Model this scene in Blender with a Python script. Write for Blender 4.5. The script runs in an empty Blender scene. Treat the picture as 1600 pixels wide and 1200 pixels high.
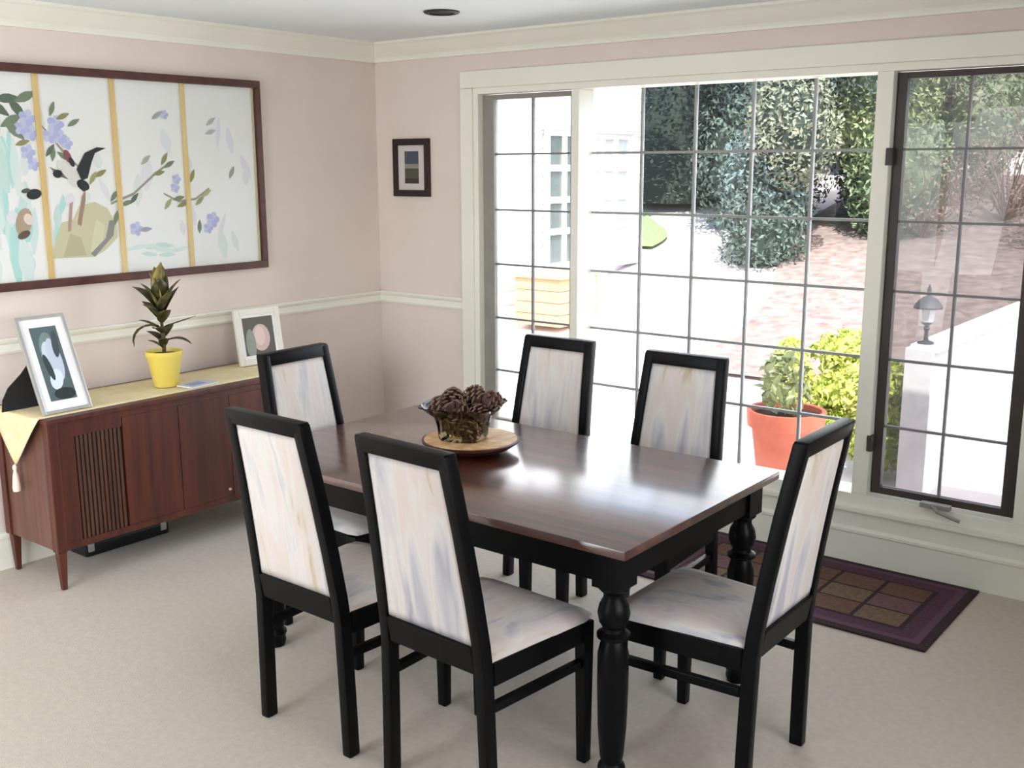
import bpy, bmesh, math, random
from mathutils import Vector, Matrix
R = math.radians
sc = bpy.context.scene
C = sc.collection

# ---------------------------------------------------------------- camera, world, sun, area lights, exposure
cam = bpy.data.cameras.new('camera'); cam.sensor_width = 36.0; cam.sensor_fit = 'HORIZONTAL'
cam.lens = 1662.72 / 1600 * 36; cam.clip_start = .05; cam.clip_end = 300
co = bpy.data.objects.new('camera', cam); C.objects.link(co); sc.camera = co
yaw, pit, rol = -.6666, -.2024, -.0031
fw = Vector((math.sin(yaw)*math.cos(pit), math.cos(yaw)*math.cos(pit), math.sin(pit)))
rt = Vector((math.cos(yaw), -math.sin(yaw), 0)); up = rt.cross(fw)
rt2 = rt*math.cos(rol) + up*math.sin(rol); up2 = up*math.cos(rol) - rt*math.sin(rol)
M = Matrix((rt2, up2, -fw)).transposed().to_4x4(); M.translation = Vector((4.4915, -4.4581, 1.729))
co.matrix_world = M

sc.view_settings.view_transform = 'Standard'; sc.view_settings.look = 'None'
sc.view_settings.gamma = 1; sc.view_settings.use_curve_mapping = False
sc.view_settings.exposure = 0.55

w = bpy.data.worlds.new('sky'); sc.world = w; w.use_nodes = True
nt = w.node_tree; bg = nt.nodes['Background']
sky = nt.nodes.new('ShaderNodeTexSky'); sky.sky_type = 'NISHITA'; sky.sun_disc = False
sky.sun_elevation = R(48); sky.sun_rotation = R(95); sky.dust_density = 2.5; sky.air_density = 1.0
nt.links.new(sky.outputs[0], bg.inputs[0]); bg.inputs[1].default_value = 0.42

def light(name, kind, energy, loc, direction, size=None, col=(1, 1, 1)):
    l = bpy.data.lights.new(name, kind); l.energy = energy; l.color = col
    if kind == 'AREA':
        l.shape = 'RECTANGLE'; l.size, l.size_y = size
    o = bpy.data.objects.new(name, l); C.objects.link(o); o.location = loc
    o.rotation_euler = Vector(direction).to_track_quat('-Z', 'Y').to_euler()
    return o
s = light('sun', 'SUN', 6.0, (5, -6, 12), (-.30, .50, -.80), col=(1, .96, .9)); s.data.angle = R(.6)
p = light('window_portal', 'AREA', 1, (2.15, .28, 1.2), (0, -1, 0), (2.9, 1.95)); p.data.cycles.is_portal = True
light('back_door_daylight', 'AREA', 66, (1.5, -5.5, 1.15), (-1.1, 1, .22), (2.2, 2.1), (.93, .965, 1))
light('side_window_daylight', 'AREA', 33, (5.95, -3.0, 1.5), (-1, 0.02, 0), (2.4, 1.3), (.91, .955, 1))
light('window_daylight', 'AREA', 32, (2.15, .32, 1.17), (0, -1, -.10), (2.8, 1.7), (.91, .955, 1))

# ---------------------------------------------------------------- materials
def lin(c):
    return tuple((x/12.92 if x <= .04045 else ((x+.055)/1.055)**2.4) for x in [v/255 for v in c])
def mat(name, rgb, rough=.5, rgb2=None, scale=(8, 8, 8), bump=0, metal=0, coat=0, spec=.5, detail=4, bscale=None, ramp=(.35, .65)):
    m = bpy.data.materials.new(name); m.use_nodes = True; t = m.node_tree; b = t.nodes['Principled BSDF']
    b.inputs['Roughness'].default_value = rough; b.inputs['Metallic'].default_value = metal
    b.inputs['Specular IOR Level'].default_value = spec
    if coat: b.inputs['Coat IOR'].default_value = 1.9; b.inputs['Coat Weight'].default_value = coat; b.inputs['Coat Roughness'].default_value = .17
    c1 = (*lin(rgb), 1); b.inputs['Base Color'].default_value = c1
    tc = t.nodes.new('ShaderNodeTexCoord'); mp = t.nodes.new('ShaderNodeMapping'); mp.inputs['Scale'].default_value = scale
    t.links.new(tc.outputs['Object'], mp.inputs[0])
    nz = t.nodes.new('ShaderNodeTexNoise'); nz.inputs['Scale'].default_value = 1; nz.inputs['Detail'].default_value = detail
    t.links.new(mp.outputs[0], nz.inputs[0])
    r = t.nodes.new('ShaderNodeValToRGB'); r.color_ramp.elements[0].position, r.color_ramp.elements[1].position = ramp
    r.color_ramp.elements[0].color = c1
    r.color_ramp.elements[1].color = (*lin(rgb2 or [min(255, v*1.05) for v in rgb]), 1)
    t.links.new(nz.outputs[0], r.inputs[0]); t.links.new(r.outputs[0], b.inputs['Base Color'])
    if bump:
        n2 = nz
        if bscale:
            n2 = t.nodes.new('ShaderNodeTexNoise'); n2.inputs['Scale'].default_value = bscale; t.links.new(tc.outputs['Object'], n2.inputs[0])
        bp = t.nodes.new('ShaderNodeBump'); bp.inputs['Strength'].default_value = bump; bp.inputs['Distance'].default_value = .01
        t.links.new(n2.outputs[0], bp.inputs['Height']); t.links.new(bp.outputs[0], b.inputs['Normal'])
    return m
def glass_mat(name, tint=(1, 1, 1), ior=1.25, rough=.0):
    m = bpy.data.materials.new(name); m.use_nodes = True; t = m.node_tree; t.nodes.remove(t.nodes['Principled BSDF'])
    out = t.nodes['Material Output']; a = t.nodes.new('ShaderNodeBsdfTransparent'); a.inputs[0].default_value = (*tint, 1)
    g = t.nodes.new('ShaderNodeBsdfGlossy'); g.inputs['Roughness'].default_value = rough
    f = t.nodes.new('ShaderNodeFresnel'); f.inputs[0].default_value = ior
    mx = t.nodes.new('ShaderNodeMixShader'); t.links.new(f.outputs[0], mx.inputs[0])
    t.links.new(a.outputs[0], mx.inputs[1]); t.links.new(g.outputs[0], mx.inputs[2]); t.links.new(mx.outputs[0], out.inputs[0])
    return m
def fabric_mat(name):
    m = mat(name, (226, 217, 208), .9, (226, 217, 208), bump=.25, bscale=350)
    t = m.node_tree; b = t.nodes['Principled BSDF']
    tc = t.nodes.new('ShaderNodeTexCoord'); mp = t.nodes.new('ShaderNodeMapping'); mp.inputs['Scale'].default_value = (15, 5, 2.2)
    oi = t.nodes.new('ShaderNodeObjectInfo'); ad = t.nodes.new('ShaderNodeVectorMath'); ad.operation = 'ADD'
    t.links.new(tc.outputs['Object'], ad.inputs[0]); t.links.new(oi.outputs['Random'], ad.inputs[1]); t.links.new(ad.outputs[0], mp.inputs[0])
    nz = t.nodes.new('ShaderNodeTexNoise'); nz.inputs['Scale'].default_value = 1; nz.inputs['Detail'].default_value = 3; nz.inputs['Distortion'].default_value = .6
    t.links.new(mp.outputs[0], nz.inputs[0])
    r = t.nodes.new('ShaderNodeValToRGB'); e = r.color_ramp.elements
    e[0].position = .28; e[0].color = (*lin((170, 168, 180)), 1); e[1].position = .75; e[1].color = (*lin((200, 176, 150)), 1)
    for pos, c in ((.40, (208, 203, 205)), (.50, (226, 220, 214)), (.58, (224, 210, 205)), (.66, (220, 212, 200))):
        q = e.new(pos); q.color = (*lin(c), 1)
    t.links.new(nz.outputs[0], r.inputs[0]); t.links.new(r.outputs[0], b.inputs['Base Color'])
    return m
def leaf_mat(name, a, b2, back=.35):
    m = mat(name, a, .55, b2, (9, 9, 9), ramp=(.3, .7))
    return m

MW = mat('pink_wall_paint', (226, 212, 203), .85, (230, 216, 208), (3, 3, 3), bump=.06, bscale=120)
MT = mat('cream_trim_paint', (238, 236, 222), .45, (242, 240, 228), (2, 2, 2))
MC = mat('ceiling_paint', (230, 234, 234), .9, (234, 238, 238), (2, 2, 2))
MCP = mat('beige_carpet', (205, 195, 181), .97, (212, 202, 188), (40, 40, 40), bump=.4, bscale=420, spec=.1)
MBK = mat('black_lacquer', (5, 5, 7), .38, (8, 8, 10), (20, 20, 20), spec=.16)
MFB = fabric_mat('cream_streaked_fabric')
MTB = mat('dark_walnut_tabletop', (58, 24, 15), .42, (96, 44, 25), (1.6, 26, 26), coat=1.0, spec=.6, detail=6)
MWN = mat('walnut_veneer', (66, 28, 19), .42, (96, 44, 28), (26, 26, 1.8), detail=6)
MWN2 = mat('walnut_end_veneer', (92, 58, 46), .45, (110, 74, 58), (30, 30, 2.0), detail=6)
MSL = mat('dark_walnut_slat', (70, 42, 28), .5, (88, 54, 36), (30, 30, 2), detail=6)
MDK = mat('dark_grille_cloth', (46, 30, 22), .9)
MBZ = mat('grey_bronze_sash', (142, 138, 130), .5, (150, 146, 138))
MBZD = mat('dark_brown_sash', (58, 50, 46), .5, (68, 58, 52))
MMU = mat('grey_muntin_bar', (150, 152, 150), .5)
MMD = mat('dark_muntin_bar', (120, 118, 120), .5)
MGL = glass_mat('window_glass')
MGL2 = glass_mat('picture_glass', ior=1.09)
MCLR = glass_mat('olive_clear_glass', (.93, .92, .78), rough=.02)
MAF = mat('dark_red_brown_frame', (68, 34, 28), .4, (86, 46, 36), (20, 20, 20))
MGD = mat('gold_strip', (222, 190, 122), .45, (232, 206, 148), (14, 14, 3))
MPAP = mat('pale_silk_paper', (244, 247, 243), .8, (249, 250, 249), (2.5, 2.5, 2.5))
MSV = mat('silver_frame', (190, 190, 186), .3, metal=.7)
MWH = mat('white_mat_board', (240, 238, 240), .7)
MYP = mat('yellow_glaze', (248, 222, 98), .3, (250, 228, 120), (6, 6, 6))
MSOIL = mat('dark_soil', (58, 44, 34), .95, (82, 64, 48), (60, 60, 60), bump=.6)
MRUN = mat('cream_runner_cloth', (232, 216, 168), .85, (240, 226, 186), (18, 18, 18), bump=.2, bscale=300)
MTAS = mat('cream_tassel', (244, 226, 206), .9)
def flat(name, c, rough=.75): return mat(name, c, rough, c)

# ---------------------------------------------------------------- mesh helpers
class MB:
    def __init__(s): s.v = []; s.f = []; s.m = []; s.cur = 0
    def add(s, vs, fs):
        o = len(s.v); s.v += [tuple(v) for v in vs]; s.f += [tuple(i+o for i in f) for f in fs]; s.m += [s.cur]*len(fs); return s
    def box(s, a, b):
        (x0, y0, z0), (x1, y1, z1) = a, b
        return s.add([(x0, y0, z0), (x1, y0, z0), (x1, y1, z0), (x0, y1, z0), (x0, y0, z1), (x1, y0, z1), (x1, y1, z1), (x0, y1, z1)],
                     [(3, 2, 1, 0), (4, 5, 6, 7), (0, 1, 5, 4), (1, 2, 6, 5), (2, 3, 7, 6), (3, 0, 4, 7)])
    def hexa(s, b, t):   # bottom 4, top 4 (ccw)
        return s.add(list(b)+list(t), [(3, 2, 1, 0), (4, 5, 6, 7), (0, 1, 5, 4), (1, 2, 6, 5), (2, 3, 7, 6), (3, 0, 4, 7)])
    def sweep(s, rings, cap=True):
        n = len(rings[0]); vs = [v for r in rings for v in r]; fs = []
        for i in range(len(rings)-1):
            for j in range(n):
                k = (j+1) % n; fs.append((i*n+j, i*n+k, (i+1)*n+k, (i+1)*n+j))
        if cap: fs += [tuple(reversed(range(n))), tuple((len(rings)-1)*n+j for j in range(n))]
        return s.add(vs, fs)
    def lathe(s, prof, c=(0, 0, 0), n=28, cap=True):
        return s.sweep([[(c[0]+r*math.cos(2*math.pi*j/n), c[1]+r*math.sin(2*math.pi*j/n), c[2]+z) for j in range(n)] for r, z in prof], cap)
    def tube(s, pts, r, n=8):
        rings = []
        for i, q in enumerate(pts):
            a = Vector(pts[max(i-1, 0)]); b = Vector(pts[min(i+1, len(pts)-1)]); d = (b-a).normalized()
            u = d.cross(Vector((0, 0, 1)) if abs(d.z) < .9 else Vector((1, 0, 0))).normalized(); w2 = d.cross(u)
            rr = r[i] if isinstance(r, (list, tuple)) else r
            rings.append([Vector(q)+rr*(u*math.cos(2*math.pi*j/n)+w2*math.sin(2*math.pi*j/n)) for j in range(n)])
        return s.sweep([[tuple(v) for v in g] for g in rings])
    def build(s, name, mats, parent=None, bevel=0, smooth=False, seg=2):
        me = bpy.data.meshes.new(name); me.from_pydata(s.v, [], s.f)
        mats = mats if isinstance(mats, (list, tuple)) else [mats]
        for q in mats: me.materials.append(q)
        for p_, i in zip(me.polygons, s.m): p_.material_index = i
        bm = bmesh.new(); bm.from_mesh(me)
        if bevel:
            bmesh.ops.bevel(bm, geom=[e for e in bm.edges if e.calc_face_angle(0) > .35], offset=bevel, segments=seg, affect='EDGES', profile=.6, clamp_overlap=True)
        bm.to_mesh(me); bm.free()
        if smooth:
            for p_ in me.polygons: p_.use_smooth = True
            if smooth != 'all': me.set_sharp_from_angle(angle=R(40))
        o = bpy.data.objects.new(name, me); C.objects.link(o)
        if parent is not None: o.parent = parent
        return o
def tag(o, label, cat, group=None):
    o['label'] = label; o['category'] = cat
    if group: o['group'] = group
    return o
def thing(name, label, cat, loc=(0, 0, 0), rz=0, group=None):
    o = bpy.data.objects.new(name, None); C.objects.link(o); o.location = loc; o.rotation_euler = (0, 0, rz); o.empty_display_size = .1
    return tag(o, label, cat, group)
def struct(o): o['kind'] = 'structure'; return o
def sempty(name):
    o = bpy.data.objects.new(name, None); C.objects.link(o); o['kind'] = 'structure'; return o
def copy_tree(o, parent=None):
    c = o.copy(); C.objects.link(c)
    if parent is not None: c.parent = parent
    for ch in list(o.children): copy_tree(ch, c)
    return c
def bx(a, b): return MB().box(a, b)

# ---------------------------------------------------------------- the room
H = 2.40; XR = 5.7; YB = -5.35
struct(bx((-.15, YB-.15, -.1), (XR+.15, .16, 0)).build('floor', MCP))
struct(bx((-.15, YB-.15, H), (XR+.15, .16, H+.15)).build('ceiling', MC))
struct(bx((-.15, YB, 0), (0, 0, H)).build('wall_left', MW))
struct(bx((-.15, YB-1.4, H+.16), (XR+1.8, .16, H+.30)).build('roof', MC))  # unseen slab, wide eaves added to keep sun out of side window and door
wr = MB(); wr.box((XR, YB, 0), (XR+.15, -4.2, H)); wr.box((XR, -1.8, 0), (XR+.15, 0, H)); wr.box((XR, -4.2, 0), (XR+.15, -1.8, .85)); wr.box((XR, -4.2, 2.12), (XR+.15, -1.8, H))
struct(wr.build('wall_right', MW))
OX0, OX1, OZ0, OZ1 = .735, 3.66, .25, 2.13
wb = MB(); wb.box((-.15, 0, 0), (OX0, .16, H)); wb.box((OX1, 0, 0), (XR+.15, .16, H)); wb.box((OX0, 0, 0), (OX1, .16, OZ0)); wb.box((OX0, 0, OZ1), (OX1, .16, H))
struct(wb.build('wall_front', MW))
wb = MB(); wb.box((-.15, YB-.15, 0), (.45, YB, H)); wb.box((2.65, YB-.15, 0), (XR+.15, YB, H)); wb.box((.45, YB-.15, 2.15), (2.65, YB, H))
struct(wb.build('wall_back', MW))
# glazed door opening behind the viewer
d1 = sempty('door_1')
fm = MB()
for x in (.45, 1.53, 2.59): fm.box((x, YB-.1, 0), (x+.06, YB-.04, 2.15))
fm.box((.45, YB-.1, 2.09), (2.65, YB-.04, 2.15)); fm.box((.45, YB-.1, 0), (2.65, YB-.04, .06))
fm.build('door_frame', MT, d1)
for x in (.51, 1.59): bx((x, YB-.075, .06), (x+1.0, YB-.07, 2.09)).build('pane', MGL, d1)

w4 = sempty('window_4')
fm = MB()
for y in (-4.2, -3.03, -1.85): fm.box((XR+.04, y, .85), (XR+.10, y+.05, 2.12))
fm.box((XR+.04, -4.15, .85), (XR+.10, -1.85, .90)); fm.box((XR+.04, -4.15, 2.07), (XR+.10, -1.85, 2.12))
fm.build('window_frame', MT, w4)
for y in (-4.15, -2.98): bx((XR+.068, y, .90), (XR+.072, y+(1.12 if y < -4 else 1.13), 2.07)).build('pane', MGL, w4)

# mouldings: crown, chair rail, baseboard (profile swept along each wall)
def moulding(name, wall, prof, a, b, m=MT):
    # prof: (distance from wall, z) ; wall 'left' runs along y at x=0, 'front' runs along x at y=0, etc
    rings = []
    for t in (a, b):
        if wall == 'left': rings.append([(d, t, z) for d, z in prof])
        elif wall == 'front': rings.append([(t, -d, z) for d, z in prof])
        elif wall == 'right': rings.append([(XR-d, t, z) for d, z in prof])
        else: rings.append([(t, YB+d, z) for d, z in prof])
    return struct(MB().sweep(rings).build(name, m))
crown = [(0, H), (.10, H), (.10, H-.012), (.085, H-.02), (.07, H-.035), (.05, H-.055), (.028, H-.075), (.02, H-.088), (.02, H-.10), (0, H-.10)]
rail = [(0, .945), (.012, .945), (.016, .955), (.012, .965), (.012, .985), (.022, .995), (.026, 1.005), (.022, 1.012), (0, 1.012)]
base = [(0, 0), (.016, 0), (.016, .135), (.022, .14), (.022, .152), (.014, .165), (0, .165)]
moulding('trim_1', 'left', crown, YB, 0); moulding('trim_2', 'front', crown, 0, XR); moulding('trim_3', 'right', crown, YB, 0); moulding('trim_4', 'back', crown, 0, XR)
moulding('trim_5', 'left', rail, YB, 0); moulding('trim_6', 'front', rail, 0, .652)
moulding('baseboard_left', 'left', base, YB, 0); moulding('baseboard_front', 'front', base, 0, XR)
moulding('baseboard_right', 'right', base, YB, 0); moulding('baseboard_back', 'back', base, 2.65, XR)

# window casing: head, legs, sill, apron, mullion posts
tr = sempty('trim_7')
bx((.652, -.022, .25), (.735, 0, 2.129)).build('casing', MT, tr, .004)
bx((3.66, -.022, .25), (3.745, 0, 2.129)).build('casing', MT, tr, .004)
bx((.652, -.022, 2.13), (3.745, .0, 2.217)).build('casing', MT, tr, .004)
bx((.735, -.012, .25), (3.66, .14, .315)).build('sill', MT, tr, .004)
bx((.64, -.03, .235), (3.76, 0, .258)).build('stool', MT, tr, .004)
bx((.652, -.010, .165), (3.745, 0, .235)).build('apron', MT, tr, .002)
bx((.735, -.01, .315), (.768, .14, 2.13)).build('jamb', MT, tr, .002)
bx((3.55, -.01, .315), (3.66, .14, 2.13)).build('jamb', MT, tr, .002)
bx((.768, -.01, 2.098), (3.55, .14, 2.13)).build('head_jamb', MT, tr, .002)
bx((1.372, -.012, .315), (1.416, .15, 2.098)).build('mullion', MT, tr, .003)
bx((2.888, -.012, .315), (2.955, .15, 2.098)).build('mullion', MT, tr, .003)

def grid_window(name, xs, zs, y, mun, mm, frame=None):
    wdw = sempty(name)
    hw = mun/2
    for x in xs[1:-1]: bx((x-hw, y-.009, zs[0]), (x+hw, y+.009, zs[-1])).build('muntin', mm, wdw)
    for z in zs[1:-1]:
        for i in range(len(xs)-1):
            bx((xs[i]+(hw if i else 0), y-.008, z-hw), (xs[i+1]-(hw if i < len(xs)-2 else 0), y+.008, z+hw)).build('muntin', mm, wdw)
    for i in range(len(xs)-1):
        for j in range(len(zs)-1):
            x0 = xs[i]+(hw if i else 0); x1 = xs[i+1]-(hw if i < len(xs)-2 else 0); z0 = zs[j]+(hw if j else 0); z1 = zs[j+1]-(hw if j < len(zs)-2 else 0)
            bx((x0, y-.002, z0), (x1, y+.002, z1)).build('pane', MGL, wdw)
    if frame:
        (fx0, fx1, fz0, fz1, fy0, fy1, m) = frame
        bx((fx0, fy0, fz0), (xs[0], fy1, fz1)).build('stile', m, wdw, .003); bx((xs[-1], fy0, fz0), (fx1, fy1, fz1)).build('stile', m, wdw, .003)
        bx((xs[0], fy0, fz0), (xs[-1], fy1, zs[0])).build('rail', m, wdw, .003); bx((xs[0], fy0, zs[-1]), (xs[-1], fy1, fz1)).build('rail', m, wdw, .003)
    return wdw
rowsS = [.352, .622, .914, 1.206, 1.497, 1.789]
grid_window('window_1', [.842, 1.09, 1.338], rowsS+[2.068], .05, .010, MMD, (.768, 1.372, .322, 2.094, .03, .07, MBZ))
grid_window('window_2', [1.418, 1.703, 1.994, 2.285, 2.576, 2.886], [.318, .606, .901, 1.197, 1.494, 1.790, 2.096], .12, .012, MMU)
w3 = grid_window('window_3', [2.997, 3.241, 3.492], rowsS+[2.068], .05, .010, MMD, (2.957, 3.545, .322, 2.094, .03, .07, MBZD))
MSC = bpy.data.materials.new('grey_screen_mesh'); MSC.use_nodes = True; t_ = MSC.node_tree; b_ = t_.nodes['Principled BSDF']
b_.inputs['Base Color'].default_value = (.16, .16, .155, 1); b_.inputs['Roughness'].default_value = .8
x_ = t_.nodes.new('ShaderNodeMixShader'); a_ = t_.nodes.new('ShaderNodeBsdfTransparent'); x_.inputs[0].default_value = .36
t_.links.new(a_.outputs[0], x_.inputs[1]); t_.links.new(b_.outputs[0], x_.inputs[2]); t_.links.new(x_.outputs[0], t_.nodes['Material Output'].inputs[0])
bx((2.993, .075, .35), (3.496, .0756, 2.07)).build('insect_screen', MSC, w3)
for z in (1.76, .55): bx((2.944, -.02, z-.035), (2.966, .03, z+.035)).build('hinge', MBZD, w3, .003)
cr = MB(); cr.box((3.19, -.035, .318), (3.31, .0, .338)); cr.tube([(3.24, -.03, .328), (3.27, -.06, .318), (3.33, -.055, .30), (3.36, -.05, .29)], .008)
cr.build('crank_handle', MBZ, w3, 0)

# ---------------------------------------------------------------- dining table
def wood_leg(mb, x, y):
    mb.box((x-.045, y-.045, .60), (x+.045, y+.045, .712))
    mb.lathe([(.040, .60), (.044, .592), (.030, .578), (.030, .566), (.041, .545), (.046, .52), (.041, .495), (.031, .478), (.033, .468), (.047, .46), (.047, .45), (.033, .442),
              (.037, .43), (.044, .40), (.044, .30), (.041, .18), (.034, .09), (.030, .07), (.038, .06), (.040, .05), (.034, .04), (.036, .02), (.030, 0)][::-1], (x, y, 0), 24)
TX0, TX1, TY0, TY1 = 1.46, 3.095, -2.208, -1.254
tb = thing('dining_table', 'rectangular dining table with glossy dark walnut top on black turned legs', 'table', ((TX0+TX1)/2, (TY0+TY1)/2, 0))
cx, cyy = (TX0+TX1)/2, (TY0+TY1)/2; hx, hy = (TX1-TX0)/2, (TY1-TY0)/2
bx((-hx, -hy, .712), (hx, hy, .74)).build('tabletop', MTB, tb, .006, True)
ap = MB(); ax, ay = hx-.06, hy-.06
for sg in (-1, 1):
    ap.box((-ax, sg*ay-.011, .615), (ax, sg*ay+.011, .712)); ap.box((sg*ax-.011, -ay+.012, .615), (sg*ax+.011, ay-.012, .712))
ap.build('apron', MBK, tb)
for sx in (-1, 1):
    for sy in (-1, 1):
        l = MB(); wood_leg(l, sx*(hx-.085), sy*(hy-.085)); l.build('leg', MBK, tb, 0, True)

# ---------------------------------------------------------------- dining chairs (face +y)
def chair_proto():
    ch = thing('dining_chair', '', 'chair')
    path = [(.191, 0, 0), (.186, -.002, .20), (.180, -.006, .42), (.178, -.014, .50), (.171, -.034, .64), (.161, -.066, .83), (.150, -.106, 1.035)]
    def sec(p, s, wx=.017, wy=.021):
        x, y, z = p; x *= s
        return [(x-wx, y-wy, z), (x+wx, y-wy, z), (x+wx, y+wy, z), (x-wx, y+wy, z)]
    for s_ in (-1, 1):
        MB().sweep([sec(p, s_) for p in path]).build('rear_leg', MBK, ch, .006, True)
        x = s_*.205
        MB().hexa([(x-.016, .384, 0), (x+.016, .384, 0), (x+.016, .416, 0), (x-.016, .416, 0)], [(x-.02, .375, .445), (x+.02, .375, .445), (x+.02, .42, .445), (x-.02, .42, .445)]).build('front_leg', MBK, ch, .005, True)
        # side stretcher and side apron
        MB().hexa([(s_*.183-.010, .02, .305), (s_*.183+.010, .02, .305), (s_*.205+.010, .385, .305), (s_*.205-.010, .385, .305)], [(s_*.183-.010, .02, .332), (s_*.183+.010, .02, .332), (s_*.205+.010, .385, .332), (s_*.205-.010, .385, .332)]).build('stretcher', MBK, ch, .003)
        MB().hexa([(s_*.186-.012, .015, .385), (s_*.186+.012, .015, .385), (s_*.207+.012, .378, .385), (s_*.207-.012, .378, .385)], [(s_*.186-.012, .015, .452), (s_*.186+.012, .015, .452), (s_*.207+.012, .378, .452), (s_*.207-.012, .378, .452)]).build('side_apron', MBK, ch, .003)
    bx((-.186, .388, .385), (.186, .412, .452)).build('front_apron', MBK, ch, .003)
    # bottom rail and top rail of the back
    MB().hexa([(-.162, -.022, .42), (.162, -.022, .42), (.162, .012, .42), (-.162, .012, .42)], [(-.161, -.036, .50), (.161, -.036, .50), (.161, .004, .50), (-.161, .004, .50)]).build('back_rail', MBK, ch, .004)
    MB().hexa([(-.153, -.118, .992), (.153, -.118, .992), (.153, -.078, .992), (-.153, -.078, .992)], [(-.167, -.129, 1.04), (.167, -.129, 1.04), (.167, -.087, 1.04), (-.167, -.087, 1.04)]).build('top_rail', MBK, ch, .007, True)
    # upholstered back panel: gently cushioned on both faces
    zs = [.50, .53, .60, .70, .80, .90, .965, .992]
    def yc(z):
        for (x0, y0, z0), (x1, y1, z1) in zip(path, path[1:]):
            if z0 <= z <= z1: return y0+(y1-y0)*(z-z0)/(z1-z0)
    def xw(z):
        for (x0, y0, z0), (x1, y1, z1) in zip(path, path[1:]):
            if z0 <= z <= z1: return x0+(x1-x0)*(z-z0)/(z1-z0)-.015
    us = [-1, -.9, -.5, 0, .5, .9, 1]
    rings = []
    for i, z in enumerate(zs):
        e = 0 if i in (0, len(zs)-1) else 1
        fr = [(xw(z)*u, yc(z)+.010+(.008 if abs(u) < .95 else 0)*e, z) for u in us]
        bk = [(xw(z)*u, yc(z)-.010-(.006 if abs(u) < .95 else 0)*e, z) for u in us]
        rings.append(bk+fr[::-1])
    MB().sweep(rings).build('back_panel', MFB, ch, 0, 'all')
    # seat cushion: trapezoid with soft crown
    nx, ny = 9, 9; top = []; 
    def sp(i, j, z):
        u = -1+2*i/(nx-1); v = j/(ny-1); wv = .190+.037*v; cf = 1
        if abs(u) > .95 and (v > .95): wv -= .012
        return (u*wv, .008+v*(.424)-(.012 if (abs(u) > .95 and v > .95) else 0), z)
    m = MB(); vs = []
    for j in range(ny):
        for i in range(nx):
            u = -1+2*i/(nx-1); v = -1+2*j/(ny-1)
            vs.append(sp(i, j, .462+.026*(1-abs(u)**3.5)*(1-abs(v)**3.5)))
    nb = len(vs)
    border = [(i, 0) for i in range(nx)]+[(nx-1, j) for j in range(1, ny)]+[(i, ny-1) for i in range(nx-2, -1, -1)]+[(0, j) for j in range(ny-2, 0, -1)]
    for i, j in border: vs.append(sp(i, j, .450))
    fs = [(j*nx+i, j*nx+i+1, (j+1)*nx+i+1, (j+1)*nx+i) for j in range(ny-1) for i in range(nx-1)]
    n = len(border)
    for k in range(n):
        k2 = (k+1) % n; a = border[k][1]*nx+border[k][0]; b = border[k2][1]*nx+border[k2][0]
        fs.append((a, nb+k, nb+k2, b))
    fs.append(tuple(nb+k for k in range(n)))
    m.add(vs, fs).build('seat', MFB, ch, 0, 'all')
    return ch
chp = chair_proto()
for i, (x, y, a, lab) in enumerate([
    (2.124, -2.474, -.5, 'black high-back dining chair at near side of table, closest to the sideboard'),
    (2.659, -2.465, -2.4, 'black high-back dining chair at near side of table, in front of the wooden tray'),
    (3.343, -1.786, 90.4, 'black high-back dining chair at the table end beside the dark patterned rug'),
    (1.984, -1.058, 180.3, 'black high-back chair by the window side of the table, behind the pinecone bowl'),
    (2.586, -1.087, 180.4, 'black high-back chair by the window side, in front of the terracotta planter'),
    (1.425, -1.790, -88.0, 'black high-back dining chair at the far table end, in front of the sideboard')]):
    c = chp if i == 0 else copy_tree(chp)
    c.location = (x, y, 0); c.rotation_euler = (0, 0, R(a)); c['label'] = lab; c['category'] = 'chair'; c['group'] = 'dining chairs around the table'

# ---------------------------------------------------------------- centrepiece
TZ = .74
tcx, tcy = 2.115, -1.675
ty = thing('wooden_tray', 'round shallow wooden tray with dark rounded underside on the table', 'tray', (tcx, tcy, TZ))
MB().lathe([(.085, 0), (.10, .002), (.145, .016), (.172, .034), (.174, .041), (.166, .043)], n=40).build('tray_body', mat('dark_bark_wood', (58, 30, 26), .4, (78, 42, 34), (20, 20, 20)), ty, 0, True)
MB().lathe([(.166, .0432), (.160, .0445), (.05, .0435), (.01, .0435)], n=40).build('tray_top', mat('tan_burl_wood', (212, 156, 102), .5, (242, 208, 160), (24, 24, 24), detail=6), ty, 0, True)
bz = TZ+.0447; bcx, bcy = 2.095, -1.690
gb = thing('glass_bowl', 'flared clear glass bowl of pinecones standing on the wooden tray', 'bowl', (bcx, bcy, bz))
gb.rotation_euler = (0, 0, R(20))
def sq(r, z, n=32, p=4.5):
    out = []
    for j in range(n):
        a = 2*math.pi*j/n; c, s_ = math.cos(a), math.sin(a); k = (abs(c)**p+abs(s_)**p)**(-1/p); out.append((r*k*c, r*k*s_, z))
    return out
pr = [(.072, 0), (.078, .01), (.082, .05), (.092, .085), (.128, .118), (.140, .124)]
inn = [(.137, .1265), (.125, .122), (.087, .088), (.077, .052), (.073, .014), (.03, .012)]
MB().sweep([sq(r, z) for r, z in pr+inn]).build('bowl_body', MCLR, gb, 0, True)
MPC = mat('pinecone_scales', (62, 40, 38), .7, (92, 62, 56), (60, 60, 60))
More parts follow.
